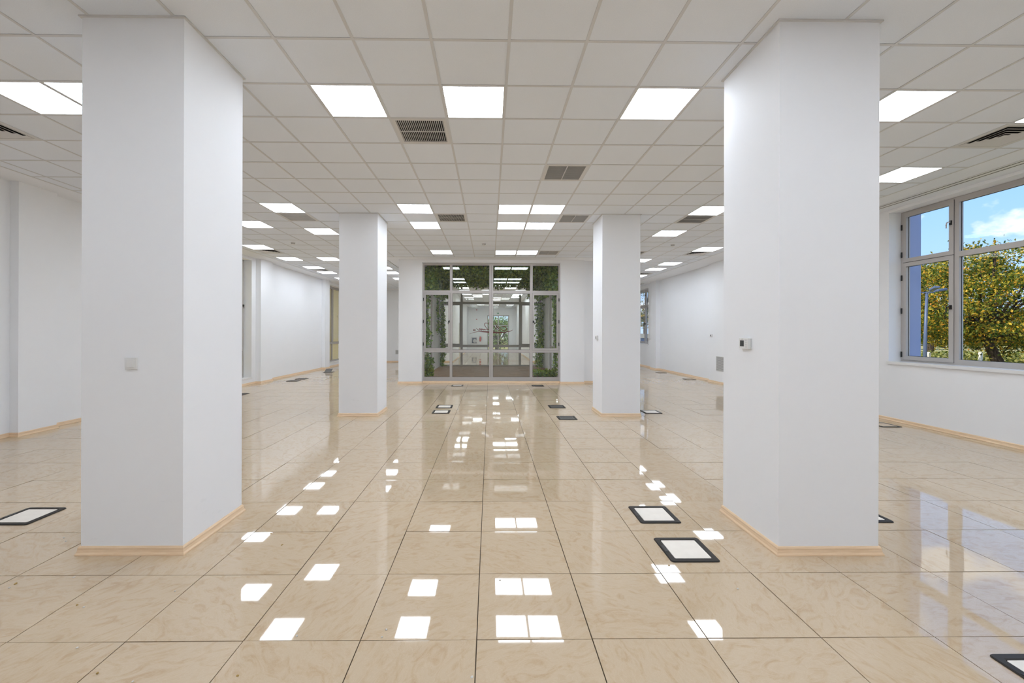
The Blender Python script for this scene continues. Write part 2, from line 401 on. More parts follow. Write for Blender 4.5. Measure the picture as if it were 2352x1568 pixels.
for r, (a, b, c, d) in enumerate(REG):
    for i in range(-13, 12):
        for j in range(-14, 58):
            if (i, j) in used: continue
            x0, x1 = max(a, cx0 + .6*i), min(b, cx0 + .6*(i+1)); y0, y1 = max(c, cy0 + .6*j), min(d, cy0 + .6*(j+1))
            if x1 - x0 < .03 or y1 - y0 < .03: continue
            ct.append((x0, x1, y0, y1))
def ce_area(t):
    x, y = (t[0]+t[1])/2, (t[2]+t[3])/2
    if y < 1.4: return 0
    u = 1137 + 978 * (x / y - .0122)
    return (t[1]-t[0]) * (t[3]-t[2]) / y ** 3 if -300 < u < 2650 else 0
ct.sort(key=ce_area, reverse=True)
restc = MB()
for q, (x0, x1, y0, y1) in enumerate(ct):
    if q < 300:
        if x1 - x0 > .59 and y1 - y0 > .59: put('ceiling_tile', full_me, ce, ((x0+x1)/2, (y0+y1)/2, H + rnd.uniform(0, .0015)))
        else: MB().box(x0 + .002, x1 - .002, y0 + .002, y1 - .002, 0, .010).build('ceiling_tile', 'ceiling_tile', ce, (0, 0, H))
    else: restc.box(x0 + .002, x1 - .002, y0 + .002, y1 - .002, H, H + .010)
tag(restc.build('ceiling_tile_field', 'ceiling_tile', ce, raw=True), kind='stuff')
# tee bars, each run a piece of its own
for (a, b, c, d) in REG:
    i = math.ceil((a - cx0) / .6)
    while cx0 + .6*i < b:
        x = cx0 + .6*i; MB().box(x - .012, x + .012, c, d, H - .0035, H - .0002).build('grid_bar', 'tee_bar', ce); i += 1
    j = math.ceil((c - cy0) / .6)
    while cy0 + .6*j < d:
        y = cy0 + .6*j; MB().box(a, b, y - .012, y + .012, H - .0033, H - .0001).build('grid_bar', 'tee_bar', ce); j += 1
def angle(x0, x1, y0, y1): MB().box(x0, x1, y0, y1, H - .004, H + .012).build('edge_trim', 'edge_angle', ce)
angle(TX0 - .02, TX0 + .004, YB, 22.17); angle(TX1 - .004, TX1 + .02, YB, 22.17)
angle(-3.22, 3.5, 12.706, 12.73); angle(-3.224, -3.20, 12.71, 19.0); angle(3.48, 3.504, 12.71, 19.0)
angle(TX0, TX1, 22.146, 22.17)

# baseboards ---------------------------------------------------------------
PROF = [(0, 0), (.024, 0), (.024, .010), (.017, .022), (.013, .040), (.013, .050), (.006, .062), (0, .062)]
def sweep(path, closed=False):            # room side lies on the left of the path
    m = MB(); P = [Vector(p) for p in path]; k = len(P); np_ = len(PROF); rings = []
    for i in range(k):
        d0 = (P[i] - P[i-1]).normalized() if i > 0 or closed else None
        d1 = (P[(i+1) % k] - P[i]).normalized() if i < k-1 or closed else None
        n0 = Vector((-d0.y, d0.x)) if d0 else None; n1 = Vector((-d1.y, d1.x)) if d1 else None
        if n0 and n1:
            bis = (n0 + n1); bis = bis / max(.2, bis.dot(n0)) if bis.length > 1e-6 else n0
        else: bis = n0 or n1
        rings.append(len(m.v)); m.v += [(P[i].x + bis.x*a, P[i].y + bis.y*a, z) for a, z in PROF]
    for r0, r1 in zip(rings, rings[1:]):
        m.f += [(r0+q, r0+(q+1) % np_, r1+(q+1) % np_, r1+q) for q in range(np_)]
    m.f += [tuple(range(rings[0], rings[0]+np_)), tuple(range(rings[-1], rings[-1]+np_))[::-1]]
    return m
def board(name, path, label):
    return tag(sweep(path).build(name, 'skirting_wood'), label, 'baseboard', kind='structure')
board('baseboard_left', [(XL, YW), (XL, 18.92), (-7.08, 18.92), (-7.08, 18.40), (XL, 18.40), (XL, 13.94), (-7.07, 13.94), (-7.07, 13.23), (XL, 13.23), (XL, 7.07), (-7.10, 7.07), (-7.10, 6.50), (XL, 6.50), (XL, YB)], 'beige wood baseboard along the left wall')
board('baseboard_right', [(XR, YB), (XR, 12.30), (7.21, 12.30), (7.21, 13.93), (XR, 13.93), (XR, 18.24), (7.14, 18.24), (7.14, 18.85), (XR, 18.85), (XR, YW)], 'beige wood baseboard along the right wall')
board('baseboard_back_left', [(LX0, YW), (XL, YW)], 'beige baseboard along the far left end wall')
board('baseboard_back_right', [(XR, YW + .2), (LX1, YW + .2)], 'beige baseboard along the far right end wall')
board('baseboard_lobby_left', [(LX0, LY1), (LX0, YW)], 'beige baseboard of the left lobby wall')
board('baseboard_lobby_right', [(LX1, YW + .2), (LX1, LY1)], 'beige baseboard of the right lobby wall')
board('baseboard_courtyard_left', [(GX0, YF + .17), (GX0, YF), (CX0, YF), (CX0, YG1 + .3)], 'beige baseboard on the white wall left of the courtyard glazing')
board('baseboard_courtyard_right', [(4.25, YF + .22), (CX1, YF + .22), (CX1, YF), (GX1, YF), (GX1, YF + .17)], 'beige baseboard on the white wall right of the courtyard glazing')
board('baseboard_courtyard_sill', [(GX1, YG0 - .03), (GX0, YG0 - .03)], 'beige baseboard strip under the courtyard glazing')

# columns ------------------------------------------------------------------
names = ['white square column at the front left with a light switch', 'white square column at the front right with a thermostat',
         'white square column farther back on the left', 'white square column farther back on the right with a small thermostat']
for (x0, x1, y0, y1), lb in zip(COLS, names):
    e = tag(empty('column', ((x0+x1)/2, (y0+y1)/2, 0)), lb, 'column', 'square hall columns')
    hw, hd = (x1-x0)/2, (y1-y0)/2
    sh = MB().box(-hw, hw, -hd, hd, 0, H + .008).build('shaft', 'column_paint', e)
    c4 = [(hw, -hd), (-hw, -hd), (-hw, hd), (hw, hd)]          # room on the left when walked this way
    for q in range(4):
        a, b = Vector(c4[q]), Vector(c4[(q+1) % 4]); d = (b-a).normalized(); n = Vector((-d.y, d.x)); m = MB()
        for p, s in ((a, -1), (b, 1)):
            m.v += [(p.x + n.x*t + d.x*s*t, p.y + n.y*t + d.y*s*t, z) for t, z in PROF]
        k = len(PROF); m.f += [(i, (i+1) % k, k+(i+1) % k, k+i) for i in range(k)] + [tuple(range(k)), tuple(range(2*k-1, k-1, -1))]
        m.build('skirting_board', 'skirting_wood', e)
    t = .016; m = MB()
    m.box(-hw-t, hw+t, -hd-t, -hd, H-.010, H).box(-hw-t, hw+t, hd, hd+t, H-.010, H).box(-hw-t, -hw, -hd, hd, H-.010, H).box(hw, hw+t, -hd, hd, H-.010, H)
    m.build('ceiling_angle', 'edge_angle', e)

# ------------------------------------------------------------------ ceiling fittings
def ring(a, b, z0, z1):                    # square ring outer a inner b
    return MB().box(-a, a, -a, -b, z0, z1).box(-a, a, b, a, z0, z1).box(-a, -b, -b, b, z0, z1).box(b, a, -b, b, z0, z1)
lf_me = ring(.288, .279, -.002, .010).mesh('frame', 'vent_white')
ld_me = MB().box(-.279, .279, -.279, .279, 0.0, .010).mesh('diffuser', 'panel_glow')
ld_off = MB().box(-.279, .279, -.279, .279, 0.0, .010).mesh('diffuser', 'panel_off')
def cell_xy(i, j): return (cx0 + .6*(i+.5), cy0 + .6*(j+.5))
def light(i, j, lb, grp):
    x, y = cell_xy(i, j); e = tag(empty('ceiling_light', (x, y, H - .0005)), lb, 'ceiling light', grp)
    put('frame', lf_me, e); put('diffuser', ld_me, e)
rows = {}
for i, j in LIGHTS: rows.setdefault(j, []).append(i)
SPECIAL = {(-3, 0): 'left one of the three big light panels between the front columns', (-1, 0): 'middle one of the three big light panels, beside the slotted vent',
           (2, 0): 'right one of the three big light panels between the front columns', (6, 0): 'bright square light panel just right of the front right column',
           (9, 0): 'light panel cut by the right picture edge above the diffuser', (-8, 0): 'big light panel cut by the left picture edge', (-7, 0): 'light panel half hidden by the front left column',
           (9, 3): 'light panel above the near window at the right wall', (0, 6): 'left panel of the pair of lights near the middle of the ceiling', (1, 6): 'right panel of the pair of lights near the middle of the ceiling'}
for q, j in enumerate(sorted(rows), 1):
    r = sorted(rows[j])
    for p, i in enumerate(r, 1):
        pos = 'the only one' if len(r) == 1 else f'{ORD[p]} from the left'
        lb = SPECIAL.get((i, j), f'square ceiling light panel, {pos} in the {ORD[q] if q < 15 else "last"} row of lights')
        light(i, j, lb, 'square ceiling light panels')
for i, j in ADDED_REAR: light(i, j, 'added unseen fill light panel behind the viewpoint', 'added fill lights behind the viewpoint')
for i, j in ADDED_SCREENED: light(i, j, 'added unseen fill light panel behind a back column', 'added fill lights hidden by the back columns')
def rowed(cells_, what, grp):
    rr = {}
    for i, j in cells_: rr.setdefault(j, []).append(i)
    for q, j in enumerate(sorted(rr), 1):
        for p, i in enumerate(sorted(rr[j]), 1):
            light(i, j, f'{what}, {ORD[p]} from the left in its {ORD[q]} row' if len(rr[j]) > 1 else f'{what}, alone in its {ORD[q]} row', grp)
rowed(BACK, 'hall light panel behind the courtyard', 'lights seen through the courtyard')
rowed(LOBBY, 'ceiling light panel in the far lobby', 'lights of the far lobby')

def slat_mesh():
    m = MB(); n = 24
    for k in range(n):
        x = -.255 + .51 * (k + .5) / n
        m.prism([(x - .0035, -.002), (x - .0015, -.003), (x + .0040, .0075), (x + .0020, .0085)], 'y', -.255, .255)
    return m.mesh('louvre', 'vent_white')
sl_me = slat_mesh(); vf_me = ring(.288, .252, -.004, .0095).mesh('frame', 'vent_white')
vb_me = MB().box(-.262, .262, -.262, .262, .0100, .0115).mesh('dark_backing', 'vent_shade')  # black sheet just above the slats, its colour stands for the duct's deep shade
bar_me = MB().box(-.255, .255, -.006, .006, -.003, .003).mesh('cross_bar', 'vent_white')
GL = {(-2, 1): 'slotted return air vent beside the middle big light panel', (1, 3): 'slotted vent right of the centre line with sideways slats', (-2, 7): 'slotted vent between the two small light rows left of centre',
      (2, 7): 'slotted vent just left of the back right column', (-7, 7): 'slotted vent behind a light panel, left of the back left column', (6, 7): 'slotted vent behind a light panel, right of the back right column',
      (2, 13): 'small slotted vent nearest the courtyard glazing', (6, 13): 'slotted vent at the right edge of the back right column'}
for (i, j), o_ in GRILLES.items():
    x, y = cell_xy(i, j); e = tag(empty('ceiling_vent', (x, y, H - .001), PI/2 * o_), GL[(i, j)], 'air vent', 'slotted ceiling vents')
    put('frame', vf_me, e); put('louvre', sl_me, e); put('cross_bar', bar_me, e); put('dark_backing', vb_me, e)
def diff_mesh(k):
    a = .245 - .055*k; m = MB(); b = a - .040
    o = [(-a, -a), (a, -a), (a, a), (-a, a)]; p = [(-b, -b), (b, -b), (b, b), (-b, b)]
    for q in range(4):
        r = (q+1) % 4
        m.poly([(*o[q], -.004), (*o[r], -.004), (*p[r], .0085), (*p[q], .0085)])
        m.poly([(*o[q], -.0025), (*o[r], -.0025), (*p[r], .0098), (*p[q], .0098)][::-1])
    return m.rawmesh('cone_ring', 'vent_white')
dm = [diff_mesh(k) for k in range(4)]
dc = MB().box(-.028, .028, -.028, .028, -.004, .004).mesh('centre_plate', 'vent_white')
DL = {(-10, 1): 'square four way air diffuser at the left picture edge', (9, 1): 'square four way air diffuser at the right, in front of the window', (-11, 13): 'four way air diffuser by the left wall behind the front left column',
      (9, 13): 'four way air diffuser by the right wall, left of the front right column', (-11, 19): 'four way air diffuser at the far left between two light panels', (9, 20): 'four way air diffuser at the far right beside the back right column'}
for (i, j) in DIFFS:
    x, y = cell_xy(i, j); e = tag(empty('ceiling_diffuser', (x, y, H - .001)), DL[(i, j)], 'air diffuser', 'four way ceiling diffusers')
    put('frame', vf_me, e); put('dark_backing', vb_me, e); put('centre_plate', dc, e)
    for k in range(4): put('cone_ring', dm[k], e)
# smoke detectors
sb_me = MB().lathe([(.052, 0), (.052, -.012), (.047, -.016)]).mesh('base', 'white_plastic', True)
sd_me = MB().lathe([(.044, -.012), (.044, -.030), (.036, -.045), (.022, -.052), (.006, -.054)]).mesh('sensor_head', 'white_plastic', True)
sv_me = MB().lathe([(.0445, -.020), (.0450, -.022), (.0450, -.028), (.0445, -.030)]).mesh('slot_ring', 'print_grey', True)
for (i, j), lb in {(-9, 11): 'round white smoke detector over the left bay', (-1, 11): 'round white smoke detector in front of the courtyard glazing', (7, 11): 'round white smoke detector over the right bay'}.items():
    x, y = cell_xy(i, j); e = tag(empty('smoke_detector', (x, y, H - .0002)), lb, 'smoke detector', 'ceiling smoke detectors')
    put('base', sb_me, e); put('sensor_head', sd_me, e); put('slot_ring', sv_me, e)

# ------------------------------------------------------------------ floor boxes
def rrect(a, r, n=4):
    pts = []
    for cx_, cy_, s in ((a-r, a-r, 0), (-a+r, a-r, 1), (-a+r, -a+r, 2), (a-r, -a+r, 3)):
        for k in range(n+1):
            t = PI/2 * (s + k/n); pts.append((cx_ + r*math.cos(t), cy_ + r*math.sin(t)))
    return pts
def frame_mesh():
    m = MB(); loops = [(.172, .022, .0003), (.172, .022, .003), (.168, .020, .008), (.138, .010, .009), (.132, .008, .006), (.130, .008, .0003)]
    for a, r, z in loops: m.v += [(x, y, z) for x, y in rrect(a, r)]
    k = 20
    for q in range(len(loops)-1):
        m.f += [(q*k+i, q*k+(i+1) % k, (q+1)*k+(i+1) % k, (q+1)*k+i) for i in range(k)]
    m.f += [((len(loops)-1)*k+i, (len(loops)-1)*k+(i+1) % k, (i+1) % k, i) for i in range(k)]
    return m.mesh('frame', 'frame_black')
fb_me = frame_mesh()
def lid_mesh(mat): return MB().prism(rrect(.129, .008), 'z', .0004, .0062).mesh('lid', mat)
lids = {k: lid_mesh(k) for k in ('lid_white', 'lid_dark', 'lid_tan')}
lh_me = MB().box(-.164, -.136, -.045, .045, .0085, .0105).mesh('lid_catch', 'black_plastic')
st_me = MB()
for k in range(9): st_me.box(-.115, .115, -.10 + k*.025 - .004, -.10 + k*.025 + .004, .0062, .0078)
st_me = st_me.mesh('lid_ribs', 'lid_rib')
BOX = [((2, 1), 'w', 'nearest of the two big white floor boxes before the right column'), ((2, 2), 'w', 'second big white lidded floor box, behind the nearest one'), ((-7, 2), 'w', 'white lidded floor box left of the front left column'),
       ((4, -1), 'w', 'floor box cut by the bottom right picture corner'), ((5, 2), 'w', 'floor box half hidden behind the front right column'), ((-2, 11), 'w', 'farther white floor box of the pair left of the centre line'),
       ((-2, 10), 'w', 'nearer white floor box of the pair left of the centre line'), ((2, 11), 'd', 'dark floor box, the farther one left of the back right column'), ((2, 9), 'd', 'dark floor box, the nearer one left of the back right column'),
       ((5, 10), 'w', 'white floor box just right of the back right column'), ((-2, 17), 'w', 'white floor box at the foot of the courtyard glazing'), ((2, 17), 'd', 'dark floor box at the foot of the courtyard glazing'),
       ((-11, 19), 'd', 'nearer dark floor box beside the left wall'), ((-11, 20), 'd', 'farther dark floor box beside the left wall'), ((11, 8), 't', 'floor box near the right wall below the window'),
       ((11, 24), 't', 'farther tan floor box beside the right wall'), ((11, 20), 't', 'nearer tan floor box beside the right wall'), ((-11, 24), 'o', 'floor box with its lid standing open near the left wall'), ((-11, 14), 'd', 'floor box peeping out behind the front left column')]
for (ix, iy), k, lb in BOX:
    e = tag(empty('floor_socket_box', (fx0 + .6*(ix+.5), fy0 + .6*(iy+.5), .0012)), lb, 'floor box', 'floor socket boxes')
    put('frame', fb_me, e)
    if k == 'o':
        put('lid', lids['lid_dark'], e, (0, -.02, .062), (.5, 0, 0)); put('socket_tray', lids['lid_dark'], e, (0, 0, -.001))
    else:
        l = put('lid', lids[{'w': 'lid_white', 'd': 'lid_dark', 't': 'lid_tan'}[k]], e)
        if k == 'd': put('lid_ribs', st_me, l)
    put('lid_catch', lh_me, e)

# ------------------------------------------------------------------ wall devices
e = tag(empty('light_switch', (-2.553, 3.07, 1.361)), 'white square light switch on the front left column', 'switch')
bevel(MB().box(-.043, .043, -.010, -.0005, -.043, .043).build('frame', 'white_plastic', e), .003)
bevel(MB().box(-.030, .024, -.015, -.008, -.028, .028).build('rocker', 'white_plastic', e), .002)
def thermostat(loc, rz, lb, s=1.0):        # local: faces -x
    e = tag(empty('thermostat', loc, rz), lb, 'thermostat', 'wall thermostats')
    b = bevel(MB().box(-.010*s, -.0005, -.066*s, .066*s, -.043*s, .043*s).build('back_plate', 'grey_plastic', e), .002*s)
    b = bevel(MB().box(-.028*s, -.009*s, -.060*s, .062*s, -.042*s, .045*s).build('body', 'white_plastic', e), .003*s)
    MB().box(-.0288*s, -.0275*s, -.006*s, .046*s, -.022*s, .026*s).build('screen', 'screen', e)
    for k in range(4): MB().box(-.0292*s, -.0275*s, -.042*s, -.028*s, (-.030 + k*.018)*s, (-.022 + k*.018)*s).build('button', 'grey_plastic', e)
    MB().box(-.0286*s, -.0275*s, .008*s, .026*s, .034*s, .037*s).build('maker_mark', 'print_grey', e)
thermostat((2.075, 3.413, 1.505), 0, 'white thermostat with dark screen on the front right column')
thermostat((2.13, 8.40, 1.49), 0, 'small thermostat on the side of the back right column')
thermostat((7.21, 13.75, 1.505), 0, 'small thermostat on the right wall, left of the front right column')
thermostat((7.32, 18.98, 1.48), 0, 'tiny thermostat on the right wall beside the far window')
def grille(loc, rz, wd, ht, lb, n=16):     # local: faces -x
    e = tag(empty('wall_grille', loc, rz), lb, 'wall grille', 'wall air grilles')
    m = MB(); t = .014; a, b = wd/2, ht/2
    m.box(-.010, -.0005, -a, a, b-t, b).box(-.010, -.0005, -a, a, -b, -b+t).box(-.010, -.0005, -a, -a+t, -b+t, b-t).box(-.010, -.0005, a-t, a, -b+t, b-t)
    m.build('frame', 'vent_white', e)
    MB().box(-.0022, -.0006, -a+t, a-t, -b+t, b-t).build('dark_backing', 'print_grey', e)
    s_ = MB()
    for k in range(n):
        z = -b + t + (ht-2*t)*(k+.5)/n
        s_.prism([(-.009, z-.006), (-.0075, z-.007), (-.003, z+.004), (-.0045, z+.005)], 'y', -a+t, a-t)
    s_.build('louvre', 'vent_white', e)
grille((7.21, 13.23, .622), 0, .46, .46, 'white louvred air grille low on the right wall beside the front column')
grille((-4.90, YW, .52), -PI/2 + PI, .27, .22, 'small grey air grille low on the far end wall', 9)

# curtain rails
def rail(x, y0, y1, lb):
    e = tag(empty('curtain_rail', (x, (y0+y1)/2, H + .0115)), lb, 'curtain rail', 'ceiling curtain rails'); h_ = (y1-y0)/2
    MB().box(-.085, .085, -h_, h_, -.012, 0).build('track', 'white_plastic', e)
    for s in (-.052, .048): MB().box(s - .008, s + .008, -h_, h_, -.0135, -.0115).build('slot', 'shadow_gap', e)
rail(6.98, 2.6, 7.9, 'white double track curtain rail above the near right window')
rail(6.98, 19.35, 21.8, 'white curtain rail above the far right window')

# ------------------------------------------------------------------ windows
# local frame: u along the wall (x), outside at +y, v up (z)
def fbar(m, u0, u1, v0, v1, d0=-.03, d1=.04): m.box(u0, u1, d0, d1, v0, v1)
def pane(p, u0, u1, v0, v1, mat, y=.008):
    g = MB().box(u0 - .012, u1 + .012, y, y + .008, v0 - .012, v1 + .012).build('pane', mat, p)
    k = MB(); t = .006
    k.box(u0, u1, y - .006, y - .001, v0, v0 + t).box(u0, u1, y - .006, y - .001, v1 - t, v1).box(u0, u0 + t, y - .006, y - .001, v0 + t, v1 - t).box(u1 - t, u1, y - .006, y - .001, v0 + t, v1 - t)
    k.build('gasket', 'gasket', p)
    return g
def sash(p, u0, u1, v0, v1, mat, bw=.055, handle=None, hinges=None, metal=False):
    m = MB(); d0, d1 = -.045, .03
    m.box(u0, u1, d0, d1, v0, v0+bw).box(u0, u1, d0, d1, v1-bw, v1).box(u0, u0+bw, d0, d1, v0+bw, v1-bw).box(u1-bw, u1, d0, d1, v0+bw, v1-bw)
    s = m.build('sash', 'aluminium', p)
    k = MB(); t = .004                      # seam groove around the leaf
    k.box(u0-t, u1+t, -.031, -.0305, v0-t, v0+.0).box(u0-t, u1+t, -.031, -.0305, v1, v1+t).box(u0-t, u0, -.031, -.0305, v0, v1).box(u1, u1+t, -.031, -.0305, v0, v1)
    k.build('seam', 'gasket', s)
    pane(s, u0+bw, u1-bw, v0+bw, v1-bw, mat)
    if handle:
        hu, hv = handle
        bx = MB().box(hu-.016, hu+.016, -.062, -.045, hv-.035, hv+.035).build('handle_base', 'black_plastic', s)
        sgn = 1 if hu < (u0+u1)/2 else -1
        MB().tube([(hu, -.06, hv+.012), (hu, -.088, hv+.010), (hu + sgn*.022, -.092, hv+.004), (hu + sgn*.030, -.094, hv-.03), (hu + sgn*.030, -.092, hv-.085)], .010, 8).build('handle', 'grey_plastic' if metal else 'black_plastic', s)
    for (hu, hv) in hinges or []:
        MB().tube([(hu, -.052, hv-.05), (hu, -.052, hv+.05)], .012, 8).build('hinge', 'black_plastic', s)
    return s

def courtyard_unit(name, y, face, label, mat):
    e = tag(empty(name, (0, y, 0), 0 if face < 0 else PI), label, 'window', kind='structure')
    s = 1 if face < 0 else -1
    U = lambda a, b: (min(s*a, s*b), max(s*a, s*b))
    m = MB(); lo, hi, x0, x1 = .002, 3.755, GX0, GX1
    D = (-.03, .04)
    m.box(*U(x0, x0+.05), *D, lo, hi); m.box(*U(x1-.05, x1), *D, lo, hi)
    for a, b in ((-1.262, -1.180), (-.022, .102), (1.262, 1.350)): m.box(*U(a, b), *D, .18, hi-.06)
    m.box(*U(x0+.05, x1-.05), *D, hi-.06, hi); m.box(*U(x0+.05, x1-.05), *D, lo, .18)
    xs = [(x0+.05, -1.262), (-1.180, -.022), (.102, 1.262), (1.350, x1-.05)]
    for a, b in xs:
        m.box(*U(a, b), *D, .955, 1.045); m.box(*U(a, b), *D, 2.815, 2.908)
    m.build('frame', 'aluminium', e)
    k = MB(); k.box(*U(.036, .044), -.0315, -.030, .18, hi-.06); k.build('seam', 'aluminium_seam', e)
    for a, b in xs:
        pane(e, *U(a, b), .18, .955, mat); pane(e, *U(a, b), 2.908, 3.695, mat)
    for a, b in xs[1:3]: pane(e, *U(a, b), 1.045, 2.815, mat)
    u = U(-2.075, -1.250); sash(e, *u, 1.035, 2.825, mat, .058, (s*-1.278, 1.93), [(s*-2.088, v) for v in (1.22, 1.93, 2.62)])
    u = U(1.338, 2.165); sash(e, *u, 1.035, 2.825, mat, .058, (s*1.366, 1.93), [(s*2.178, v) for v in (1.22, 1.93, 2.62)])
    return e
courtyard_unit('window_1', YG0 + .03, -1, 'big grey framed courtyard glazing in the middle of the back', 'court_glass')
courtyard_unit('window_2', YG1 + .02, 1, 'far grey framed glazing on the other side of the courtyard', 'court_glass')

def simple_frame(e, u0, u1, v0, v1, mull, trans, mat, bw=.055, tone='aluminium'):
    m = MB(); D = (-.03, .04)
    m.box(u0, u0+bw, *D, v0, v1).box(u1-bw, u1, *D, v0, v1).box(u0+bw, u1-bw, *D, v0, v0+bw).box(u0+bw, u1-bw, *D, v1-bw, v1)
    cuts = [u0+bw] + [c for a in mull for c in (a-bw/2, a+bw/2)] + [u1-bw]
    for a in mull: m.box(a-bw/2, a+bw/2, *D, v0+bw, v1-bw)
    for q in range(0, len(cuts), 2):
        for t in trans: m.box(cuts[q], cuts[q+1], *D, t-bw/2, t+bw/2)
    m.build('frame', tone, e)
    return cuts
# near right window: faces -x, so local u = -(world y)
WX = XR + .225
def right_window(name, o, mull, label, near):
    y0, y1, z0, z1 = o; yc = (y0+y1)/2
    e = tag(empty(name, (WX + .03, yc, 0), -PI/2), label, 'window', kind='structure')
    U = lambda y: -(y - yc)
    u0, u1 = U(y1), U(y0); v0, v1 = z0 + .004, z1 - .004; tz = 2.872
    mu = sorted(U(a) for a in mull)
    cuts = simple_frame(e, u0, u1, v0, v1, mu, [tz], 'clear_glass', .062 if not near else .085)
    bays = [(cuts[q], cuts[q+1]) for q in range(0, len(cuts), 2)]
    hb = (.085 if near else .062) / 2
    for q, (a, b) in enumerate(bays):
        if q in (0, len(bays)-1):
            hu = b - .012 if q == 0 else a + .012; hg = a - .052 if q == 0 else b + .052
            a2, b2 = a - .045, b + .012
            if q: a2, b2 = a - .012, b + .045
            sash(e, a2, b2, v0 + .03, tz - .004, 'clear_glass', .068, (hu - .01 if q == 0 else hu + .01, 2.02), [(hg, z) for z in (z0 + .13, 2.0, 2.60)])
            sash(e, a2, b2, tz + .006, v1 - .03, 'clear_glass', .068, (hu - .01 if q == 0 else hu + .01, 3.40), [(hg, z) for z in (3.02, 3.52)], metal=True)
        else:
            pane(e, a, b, v0 + hb*2, tz - hb, 'clear_glass', .012); pane(e, a, b, tz + hb, v1 - hb*2, 'clear_glass', .012)
    MB().box(u0 - .02, u1 + .02, -.290, -.025, z0 - .045, z0 + .003).build('sill', 'white_sill', e)
    MB().box(u0, u1, .042, .30, z0 - .06, z0 - .02).build('outer_sill', 'slate_metal', e)
right_window('window_3', RW1, [6.80, 4.25], 'near right window with big panes looking at the autumn tree', True)
right_window('window_4', RW2, [20.55], 'far right window seen between the columns', False)
# left windows, shutters down outside: faces +x, local u = world y
def left_window(name, o, label):
    y0, y1, z0, z1 = o; yc = (y0+y1)/2
    e = tag(empty(name, (XL - .265, yc, 0), PI/2), label, 'window', kind='structure')
    u0, u1 = y0 - yc, y1 - yc; v0, v1 = z0 + .004, z1 - .004
    cuts = simple_frame(e, u0, u1, v0, v1, [0.0], [1.05], 'clear_glass', .06)
    for q in range(0, len(cuts), 2):
        pane(e, cuts[q], cuts[q+1], v0 + .06, 1.02, 'clear_glass', .012)
        sash(e, cuts[q] - .01, cuts[q+1] + .01, 1.07, v1 - .05, 'clear_glass', .05, (cuts[q] + .015 if q == 0 else cuts[q+1] - .015, 2.38))
    MB().box(u0 - .02, u1 + .02, -.280, -.025, z0 - .04, z0 + .003).build('sill', 'white_sill', e)
    n = int((v1 - v0) / .045); sm = MB().prism([(.0, .0), (.007, .006), (.009, .022), (.007, .038), (.0, .043), (.003, .022)], 'x', u0 + .01, u1 - .01).mesh('shutter_slat', 'shutter_beige')
    for k in range(n): put('shutter_slat', sm, e, (0, .078, v0 + k*.045))
left_window('window_5', LW1, 'left window recess beside the front left column')
left_window('window_6', LW2, 'far left window with beige shutter slats lowered outside')
# courtyard side glazing
def side_window(name, x, sgn, label):
    y0, y1, z0, z1 = CG; yc = (y0+y1)/2
    e = tag(empty(name, (x, yc, 0), PI/2 * sgn), label, 'window', kind='structure')
    u0, u1 = y0 - yc, y1 - yc
    cuts = simple_frame(e, u0, u1, z0 + .004, z1 - .004, [0.0], [1.05, 2.86], 'court_glass', .07)
    for q in range(0, len(cuts), 2):
        for v0, v1 in ((z0 + .074, 1.015), (1.085, 2.825), (2.895, z1 - .074)): pane(e, cuts[q], cuts[q+1], v0, v1, 'court_glass')
side_window('window_7', GX0 - .12, 1, 'side glazing on the left of the courtyard')
side_window('window_8', GX1 + .12, -1, 'side glazing on the right of the courtyard')

